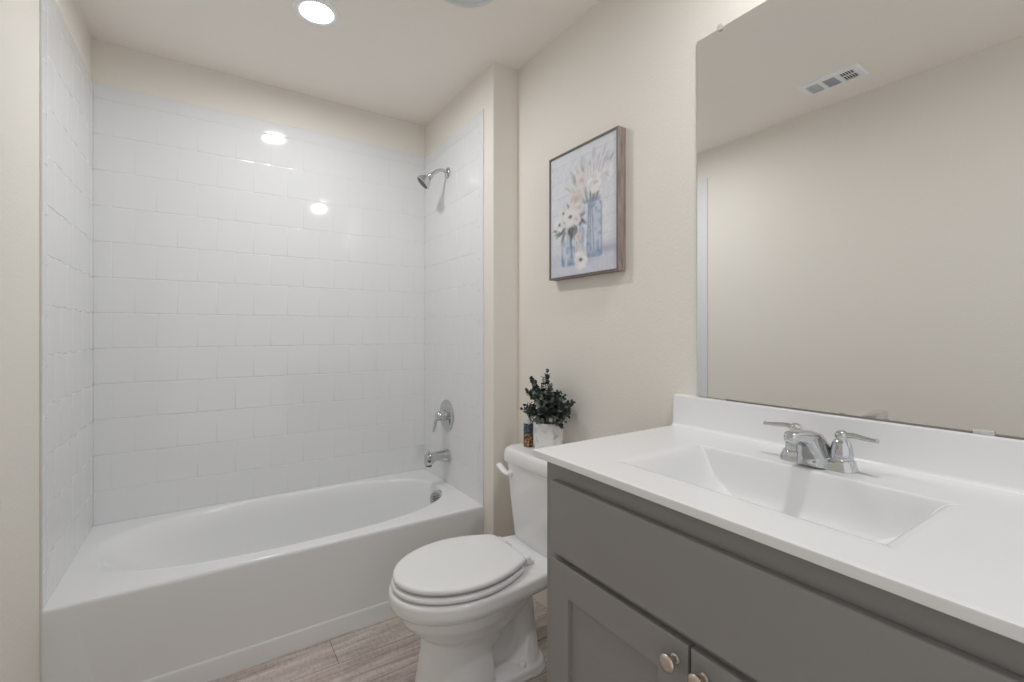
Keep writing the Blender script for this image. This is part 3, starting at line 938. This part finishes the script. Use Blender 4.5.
    def bloom(cu, cv, r, tone, eye=True, petals=8):
        a0 = rr.uniform(0, 1)
        for k in range(petals):
            a = a0 + 2 * PI * k / petals
            pu, pv = cu + 0.48 * r * math.cos(a), cv + 0.48 * r * math.sin(a) / asp
            mix(0.95 * ell(pu, pv, 0.42 * r, 0.60 * r, a - PI / 2, 0.12), c(*tone) * (0.93 + 0.09 * rr.random()))
            mix(0.35 * ell(pu - .25 * r * math.cos(a), pv - .25 * r * math.sin(a) / asp, 0.10 * r, 0.34 * r, a - PI / 2, 0.3), c(168, 164, 172))
        if eye:
            mix(0.9 * ell(cu, cv, 0.19 * r, 0.16 * r, 0, 0.3), c(84, 80, 92))
        else:
            mix(0.45 * ell(cu, cv, 0.28 * r, 0.28 * r, 0, 0.3), c(190, 178, 178))
    def tulip(cu, cv, r, ang, tone):
        mix(0.95 * ell(cu, cv, 0.62 * r, r, ang, 0.12), c(*tone))
        mix(0.4 * ell(cu - 0.2 * r, cv, 0.12 * r, 0.85 * r, ang, 0.3), c(182, 174, 182))
        mix(0.35 * ell(cu + 0.24 * r, cv - 0.01, 0.10 * r, 0.75 * r, ang, 0.3), c(160, 156, 168))
    for t in [(0.50, 0.70, 0.10, 0.3, (232, 228, 228)), (0.46, 0.80, 0.07, 0.5, (226, 226, 230)), (0.62, 0.76, 0.085, 0.05, (236, 234, 236)), (0.74, 0.79, 0.08, -0.3, (226, 220, 226)), (0.86, 0.75, 0.08, -0.6, (232, 230, 236)),
              (0.56, 0.87, 0.06, 0.1, (228, 228, 232)), (0.30, 0.70, 0.07, 0.9, (226, 224, 224)), (0.92, 0.68, 0.06, -0.9, (228, 226, 232)), (0.40, 0.66, 0.06, 0.7, (224, 218, 216)), (0.68, 0.90, 0.05, -0.1, (214, 212, 220))]:
        tulip(*t)
    bloom(0.50, 0.735, 0.085, (232, 225, 224), False); bloom(0.70, 0.68, 0.105, (238, 236, 238), False)
    bloom(0.86, 0.705, 0.08, (232, 231, 236), False); bloom(0.42, 0.60, 0.085, (228, 218, 212), False); bloom(0.47, 0.53, 0.07, (232, 228, 224), False)
    bloom(0.22, 0.52, 0.075, (234, 233, 232)); bloom(0.33, 0.475, 0.105, (240, 239, 238)); bloom(0.15, 0.435, 0.075, (235, 235, 236)); bloom(0.43, 0.44, 0.06, (234, 230, 228), False)
    bloom(0.49, 0.115, 0.100, (240, 239, 239)); bloom(0.45, 0.30, 0.05, (230, 222, 218), False); bloom(0.46, 0.22, 0.04, (230, 224, 220), False)
    img[:] = np.clip(img * (0.965 + 0.05 * n4[..., None]) * 0.975, 0, 1)
    return img

def build_print():
    img = paint()
    H_, W_, _ = img.shape
    x = PXF + 0.005
    y0, y1, z0, z1 = PY0 + fw - 0.001, PY1 - fw + 0.001, PZ0 + fw - 0.001, PZ1 - fw + 0.001
    base = Vector((XW, (PY0 + PY1) / 2, PZ0))
    verts, faces = [], []
    for j in range(H_):
        for i in range(W_):
            # picture's left edge is the far (larger y) side as seen from the room
            verts.append(Vector((x, y1 + (y0 - y1) * i / (W_ - 1), z0 + (z1 - z0) * j / (H_ - 1))) - base)
    for j in range(H_ - 1):
        for i in range(W_ - 1):
            a = j * W_ + i
            faces.append((a, a + 1, a + 1 + W_, a + W_))
    k = len(verts)
    bk = [Vector((XW - 0.004, y, z)) - base for y, z in ((y1, z0), (y0, z0), (y0, z1), (y1, z1))]
    verts += bk
    c00, c10, c11, c01 = 0, W_ - 1, H_ * W_ - 1, (H_ - 1) * W_
    faces += [(k, k + 3, k + 2, k + 1)]
    bot = list(range(0, W_)); top = list(range((H_ - 1) * W_, H_ * W_))
    lef = [j * W_ for j in range(H_)]; rig = [j * W_ + W_ - 1 for j in range(H_)]
    faces += [tuple([k, k + 1] + bot[::-1]), tuple([k + 3] + top + [k + 2]), tuple(lef + [k + 3, k]), tuple([k + 1, k + 2] + rig[::-1])]
    me = bpy.data.meshes.new('canvas')
    me.from_pydata([tuple(v) for v in verts], [], faces)
    att = me.color_attributes.new('print', 'FLOAT_COLOR', 'POINT')
    lin = np.where(img <= 0.04045, img / 12.92, ((img + 0.055) / 1.055) ** 2.4)
    colr = np.ones((len(verts), 4), np.float32)
    colr[:H_ * W_, :3] = lin.reshape(-1, 3)
    att.data.foreach_set('color', colr.ravel())
    m = pm('printed_canvas', (0.8, 0.8, 0.8), 0.6, spec=0.2)
    nt, N, L, bs = nodes(m)
    at = N.new('ShaderNodeAttribute'); at.attribute_name = 'print'
    L.new(at.outputs['Color'], bs.inputs['Base Color'])
    me.materials.append(m)
    o = bpy.data.objects.new('canvas', me)
    COL.objects.link(o)
    o.parent = pic
    o['label'] = 'pale watercolour print of flowers in jars'
build_print()

# ================================================================== CEILING FIXTURES
def can_light(x, y, label):
    t = empty('recessed_light', (x, y, H), label, 'ceiling light', 'recessed ceiling lights')
    b = NB()
    n = 48
    prof = [(0.0555, H - 0.002), (0.0575, H - 0.005), (0.062, H - 0.008), (0.080, H - 0.006), (0.088, H - 0.002), (0.089, H)]
    loft(b, [[Vector((x + r * math.cos(2 * PI * k / n), y + r * math.sin(2 * PI * k / n), z)) for k in range(n)] for r, z in prof], cap0=False, cap1=False)
    obj('trim_ring', b, M_WHITEMETAL, t, smooth=True)
    b = NB()
    prof = [(0.001, H - 0.0050), (0.040, H - 0.0048), (0.0562, H - 0.003), (0.0562, H - 0.0005)]
    loft(b, [[Vector((x + r * math.cos(2 * PI * k / n), y + r * math.sin(2 * PI * k / n), z)) for k in range(n)] for r, z in prof], cap0=True, cap1=True)
    obj('lens', b, M_LENS, t, smooth=True, angle=0.8, label='glowing white lens')
can_light(0.354, 1.941, 'round lit recessed ceiling light over the front of the bathtub')
can_light(0.943, 0.309, 'round lit recessed ceiling light over the vanity sink')

# exhaust fan grille
fx, fy = 0.773, 1.468
fan = empty('exhaust_fan', (fx, fy, H), 'pale round ceiling exhaust fan cover cut by the top of the photo', 'exhaust fan')
b = NB()
n = 64
prof = [(0.133, H), (0.133, H - 0.006), (0.128, H - 0.013), (0.116, H - 0.016), (0.107, H - 0.013), (0.100, H - 0.006)]
loft(b, [[Vector((fx + r * math.cos(2 * PI * k / n), fy + r * math.sin(2 * PI * k / n), z)) for k in range(n)] for r, z in prof], cap0=False, cap1=False)
obj('cover_ring', b, M_FAN, fan, smooth=True)
b = NB()
prof = [(0.099, H - 0.008), (0.099, H - 0.014), (0.088, H - 0.020), (0.05, H - 0.024), (0.001, H - 0.025)]
loft(b, [[Vector((fx + r * math.cos(2 * PI * k / n), fy + r * math.sin(2 * PI * k / n), z)) for k in range(n)] for r, z in prof], cap0=True, cap1=True)
obj('centre_panel', b, M_FAN, fan, smooth=True)

# supply register, seen in the mirror
VX0, VX1, VY0, VY1 = -0.213, -0.060, 0.910, 1.182
ve = empty('ceiling_vent', ((VX0 + VX1) / 2, (VY0 + VY1) / 2, H), 'white ceiling air vent with three slotted panels, seen in the mirror', 'air vent')
b = NB()
def vr_(i, z): return [Vector((VX0 + i, VY0 + i, z)), Vector((VX1 - i, VY0 + i, z)), Vector((VX1 - i, VY1 - i, z)), Vector((VX0 + i, VY1 - i, z))]
loft(b, [vr_(0, H), vr_(0.001, H - 0.003), vr_(0.010, H - 0.008), vr_(0.030, H - 0.009)], cap0=False, cap1=False)
# the flat field between the three openings
span = (VY1 - VY0 - 0.06)
cuts = [VY0 + 0.03, VY0 + 0.03 + span * 0.29, VY0 + 0.03 + span * 0.37, VY0 + 0.03 + span * 0.63, VY0 + 0.03 + span * 0.71, VY1 - 0.03]
for a, c_ in ((cuts[1], cuts[2]), (cuts[3], cuts[4])):
    box(b, VX0 + 0.029, VX1 - 0.029, a, c_, H - 0.009, H - 0.002)
obj('face_frame', b, M_WHITEMETAL, ve)
for k, (a, c_) in enumerate(((cuts[0], cuts[1]), (cuts[2], cuts[3]), (cuts[4], cuts[5]))):
    b = NB()
    box(b, VX0 + 0.029, VX1 - 0.029, a, c_, H - 0.0025, H - 0.0005, mi=1)
    if k == 1:
        x = VX0 + 0.032
        while x < VX1 - 0.032:
            r = [Vector((x, a, H - 0.008)), Vector((x + 0.0026, a, H - 0.0085)), Vector((x + 0.0050, a, H - 0.003)), Vector((x + 0.0040, a, H - 0.003))]
            loft(b, [r, [p + Vector((0, c_ - a, 0)) for p in r]])
            x += 0.0085
    else:
        y = a + 0.002
        sgn = -1 if k == 2 else 1
        while y < c_ - 0.003:
            r = [Vector((VX0 + 0.03, y, H - 0.008)), Vector((VX0 + 0.03, y + 0.0035, H - 0.0085)), Vector((VX0 + 0.03, y + 0.003 + 0.0025 * sgn, H - 0.004)), Vector((VX0 + 0.03, y + 0.0015 + 0.0025 * sgn, H - 0.004))]
            loft(b, [r, [p + Vector((VX1 - VX0 - 0.06, 0, 0)) for p in r]])
            y += 0.0105
        if k == 0:
            box(b, (VX0 + VX1) / 2 - 0.002, (VX0 + VX1) / 2 + 0.002, a, c_, H - 0.0085, H - 0.002)
    obj('louver_bank', b, [M_LOUVER if k == 1 else M_WHITEMETAL, M_DARK], ve)

# ================================================================== PLANT AND TIN ON THE TANK
px, py, pz = 1.150, 1.473, 0.7502
plant = empty('potted_plant', (px, py, pz), 'small leafy green plant in a white pot on the toilet tank', 'plant')
m_pot = pm('whitewashed_pot', (0.74, 0.74, 0.735), 0.5)
nt, N, L, bs = nodes(m_pot)
tc = N.new('ShaderNodeTexCoord'); nz = N.new('ShaderNodeTexNoise')
nz.inputs['Scale'].default_value = 38; nz.inputs['Detail'].default_value = 3
L.new(tc.outputs['Object'], nz.inputs['Vector'])
rp = ramp(N, [(0.33, (0.50, 0.49, 0.48, 1)), (0.47, (0.78, 0.78, 0.775, 1))])
L.new(nz.outputs['Fac'], rp.inputs['Fac']); L.new(rp.outputs[0], bs.inputs['Base Color'])
b = NB()
lathe(b, (px, py, pz), (0, 0, 1), [(0, 0.052), (0.002, 0.0550), (0.006, 0.0560), (0.055, 0.0580), (0.104, 0.0605), (0.111, 0.0610), (0.1125, 0.0595), (0.111, 0.0575), (0.090, 0.0555)], 40, cap1=False)
obj('pot', b, m_pot, plant, smooth=True, angle=0.9)
b = NB(); lathe(b, (px, py, pz + 0.089), (0, 0, 1), [(0, 0.0555), (0.008, 0.0562), (0.014, 0.03), (0.016, 0.001)], 24)
obj('soil', b, M_SOIL, plant, smooth=True)
def leaf_mat():
    m = pm('eucalyptus_leaf', (0.05, 0.07, 0.06), 0.55, spec=0.35)
    nt, N, L, bs = nodes(m)
    at = N.new('ShaderNodeAttribute'); at.attribute_name = 'tone'
    r = ramp(N, [(0.0, (0.012, 0.018, 0.016, 1)), (0.55, (0.045, 0.062, 0.054, 1)), (0.85, (0.12, 0.15, 0.135, 1)), (1.0, (0.26, 0.28, 0.235, 1))])
    L.new(at.outputs['Fac'], r.inputs['Fac']); L.new(r.outputs[0], bs.inputs['Base Color'])
    return m
M_LEAF = leaf_mat()
rr = random.Random(11)
bs_ = NB(); bl = NB()
tone = bl.verts.layers.float.new('tone')
def leaf(c, d, nrm_, size, tn):
    d = Vector(d).normalized(); nrm_ = Vector(nrm_)
    s = d.cross(nrm_)
    if s.length < 1e-4: s = d.cross(Vector((0.3, 0.5, 0.8)))
    s.normalize(); nn_ = s.cross(d).normalized()
    pts = [(0, 0), (0.18, 0.30), (0.45, 0.46), (0.75, 0.38), (1.0, 0.0), (0.75, -0.38), (0.45, -0.46), (0.18, -0.30)]
    th = 0.0004
    up, dn = [], []
    for a, w in pts:
        cup = 0.35 * w * w + 0.12 * a * a
        p = Vector(c) + d * size * a + s * size * w + nn_ * size * cup
        v1 = bl.verts.new(p + nn_ * th); v1[tone] = tn
        v2 = bl.verts.new(p - nn_ * th); v2[tone] = tn
        up.append(v1); dn.append(v2)
    mu = bl.verts.new(Vector(c) + d * size * 0.5 + nn_ * (th + size * 0.01)); mu[tone] = tn
    md = bl.verts.new(Vector(c) + d * size * 0.5 - nn_ * (th - size * 0.01)); md[tone] = tn
    for i in range(8):
        j = (i + 1) % 8
        bl.faces.new((up[i], up[j], mu)); bl.faces.new((dn[j], dn[i], md)); bl.faces.new((dn[i], dn[j], up[j], up[i]))
top0 = Vector((px, py, pz + 0.097))
# tips given as (offset in x, offset in y, height above the soil)
tips = [(0.0, 0.010, 0.222), (-0.01, 0.022, 0.190), (0.01, 0.130, 0.172), (0.0, 0.118, 0.176), (0.0, 0.150, 0.125), (-0.02, 0.155, 0.045), (-0.01, 0.140, 0.030), (0.0, 0.135, 0.115), (-0.01, 0.145, 0.060), (0.0, 0.130, 0.045), (0.0, -0.115, 0.090), (0.01, -0.135, 0.112), (-0.02, -0.125, 0.095), (-0.01, -0.115, 0.060),
        (0.0, -0.055, 0.140), (0.02, -0.070, 0.130), (-0.03, 0.065, 0.145), (0.0, 0.090, 0.140), (-0.02, -0.090, 0.120)]
for k in range(74):
    a = rr.uniform(0, 2 * PI); q = rr.random() ** 0.55
    z = rr.uniform(0.010, 0.150) * (1.05 - 0.30 * q)
    tips.append((0.070 * q * math.cos(a), 0.115 * q * math.sin(a), z * 1.12))
for (tx, ty, tz) in tips:
    st = top0 + Vector((rr.uniform(-0.03, 0.03), rr.uniform(-0.03, 0.03), 0))
    en = top0 + Vector((tx, ty, tz))
    en.x = min(en.x, XW - 0.022)
    mid = st.lerp(en, 0.5) + Vector((0, 0, 0.012)) + Vector((rr.uniform(-.008, .008), rr.uniform(-.008, .008), 0))
    path = bez([st, mid, en], 6)
    tube(bs_, path, 0.0009, 5)
    Lth = (en - st).length
    cnt = max(3, int(Lth / 0.014))
    for i in range(cnt):
        t = 0.25 + 0.75 * (i + 1) / cnt
        f = min(t, 1) * (len(path) - 1)
        i0 = min(int(f), len(path) - 2)
        p = path[i0].lerp(path[i0 + 1], f - i0)
        dr = (path[i0 + 1] - path[i0]).normalized()
        az = rr.uniform(0, 2 * PI)
        _, A_, B_ = axis_frame(dr)
        for s in (0, PI):
            out = (A_ * math.cos(az + s) + B_ * math.sin(az + s)) * 0.9 + dr * rr.uniform(0.1, 0.7)
            size = rr.uniform(0.014, 0.023) * (0.75 if t > 0.9 else 1)
            if p.x + size > XW - 0.004 and out.x > 0: out.x = -out.x
            nr = dr * 1.0 + Vector((rr.uniform(-.5, .5), rr.uniform(-.5, .5), rr.uniform(-.3, .5)))
            tn = min(1, max(0, rr.gauss(0.55, 0.27)))
            tipq = p + out.normalized() * size
            if (tipq.x - 1.108) ** 2 + (tipq.y - 1.557) ** 2 < 0.036 ** 2 and min(tipq.z, p.z) < pz + 0.125:
                continue
            leaf(p, out, nr, size, tn)
for off, sz_ in (((-0.05, 0.0, 0.092), 0.021), ((-0.062, -0.012, 0.03), 0.020), ((-0.06, -0.040, 0.030), 0.015)):
    for k in range(5):
        a = 2 * PI * k / 5
        leaf(top0 + Vector(off), (-0.25, math.cos(a), math.sin(a)), (-1, 0, 0.2), sz_, 0.97 if off[2] > 0.05 else 0.72)
for bmx in (bs_, bl):
    for v in bmx.verts:
        v.co.x = min(v.co.x, XW - 0.003)
        if v.co.z < pz + 0.115 and (v.co.x - px) ** 2 + (v.co.y - py) ** 2 > 0.055 ** 2:
            v.co.z = max(v.co.z, pz + 0.104 + 0.06 * max(0.0, 0.115 - v.co.z + pz))
obj('stems', bs_, M_STEM, plant)
obj('leaves', bl, M_LEAF, plant)

tx_, ty_ = 1.108, 1.557
tin = empty('decorative_tin', (tx_, ty_, 0.7502), 'small teal and brown patterned tin beside the white plant pot on the toilet tank', 'tin')
m_tin = pm('printed_tin', (0.1, 0.1, 0.1), 0.35)
nt, N, L, bs = nodes(m_tin)
tc = N.new('ShaderNodeTexCoord'); sep = N.new('ShaderNodeSeparateXYZ')
L.new(tc.outputs['Object'], sep.inputs[0])
nz = N.new('ShaderNodeTexNoise'); nz.inputs['Scale'].default_value = 110; nz.inputs['Detail'].default_value = 3; nz.inputs['Roughness'].default_value = 0.6
L.new(tc.outputs['Object'], nz.inputs['Vector'])
up_ = ramp(N, [(0.35, srgb(24, 44, 52)), (0.68, srgb(140, 160, 164)), (0.52, srgb(50, 74, 82))])
lo_ = ramp(N, [(0.34, srgb(38, 26, 22)), (0.70, srgb(214, 190, 160)), (0.47, srgb(84, 64, 52)), (0.57, srgb(150, 112, 70))])
L.new(nz.outputs['Fac'], up_.inputs['Fac']); L.new(nz.outputs['Fac'], lo_.inputs['Fac'])
gt = N.new('ShaderNodeMath'); gt.operation = 'GREATER_THAN'; gt.inputs[1].default_value = 0.053
L.new(sep.outputs['Z'], gt.inputs[0])
mx = N.new('ShaderNodeMix'); mx.data_type = 'RGBA'
L.new(gt.outputs[0], mx.inputs[0]); L.new(lo_.outputs[0], mx.inputs[6]); L.new(up_.outputs[0], mx.inputs[7])
L.new(mx.outputs[2], bs.inputs['Base Color'])
b = NB(); lathe(b, (tx_, ty_, 0.7502), (0, 0, 1), [(0, 0.0195), (0.0015, 0.0212), (0.004, 0.0206), (0.093, 0.0206), (0.095, 0.0212), (0.097, 0.020)], 32)
obj('body', b, m_tin, tin, smooth=True, angle=0.8)
b = NB(); lathe(b, (tx_, ty_, 0.8465), (0, 0, 1), [(0, 0.0196), (0.008, 0.0196), (0.0100, 0.0180), (0.0105, 0.001)], 32)
obj('lid', b, pm('pale_tin_lid', (0.62, 0.61, 0.58), 0.35), tin, smooth=True, angle=0.8)
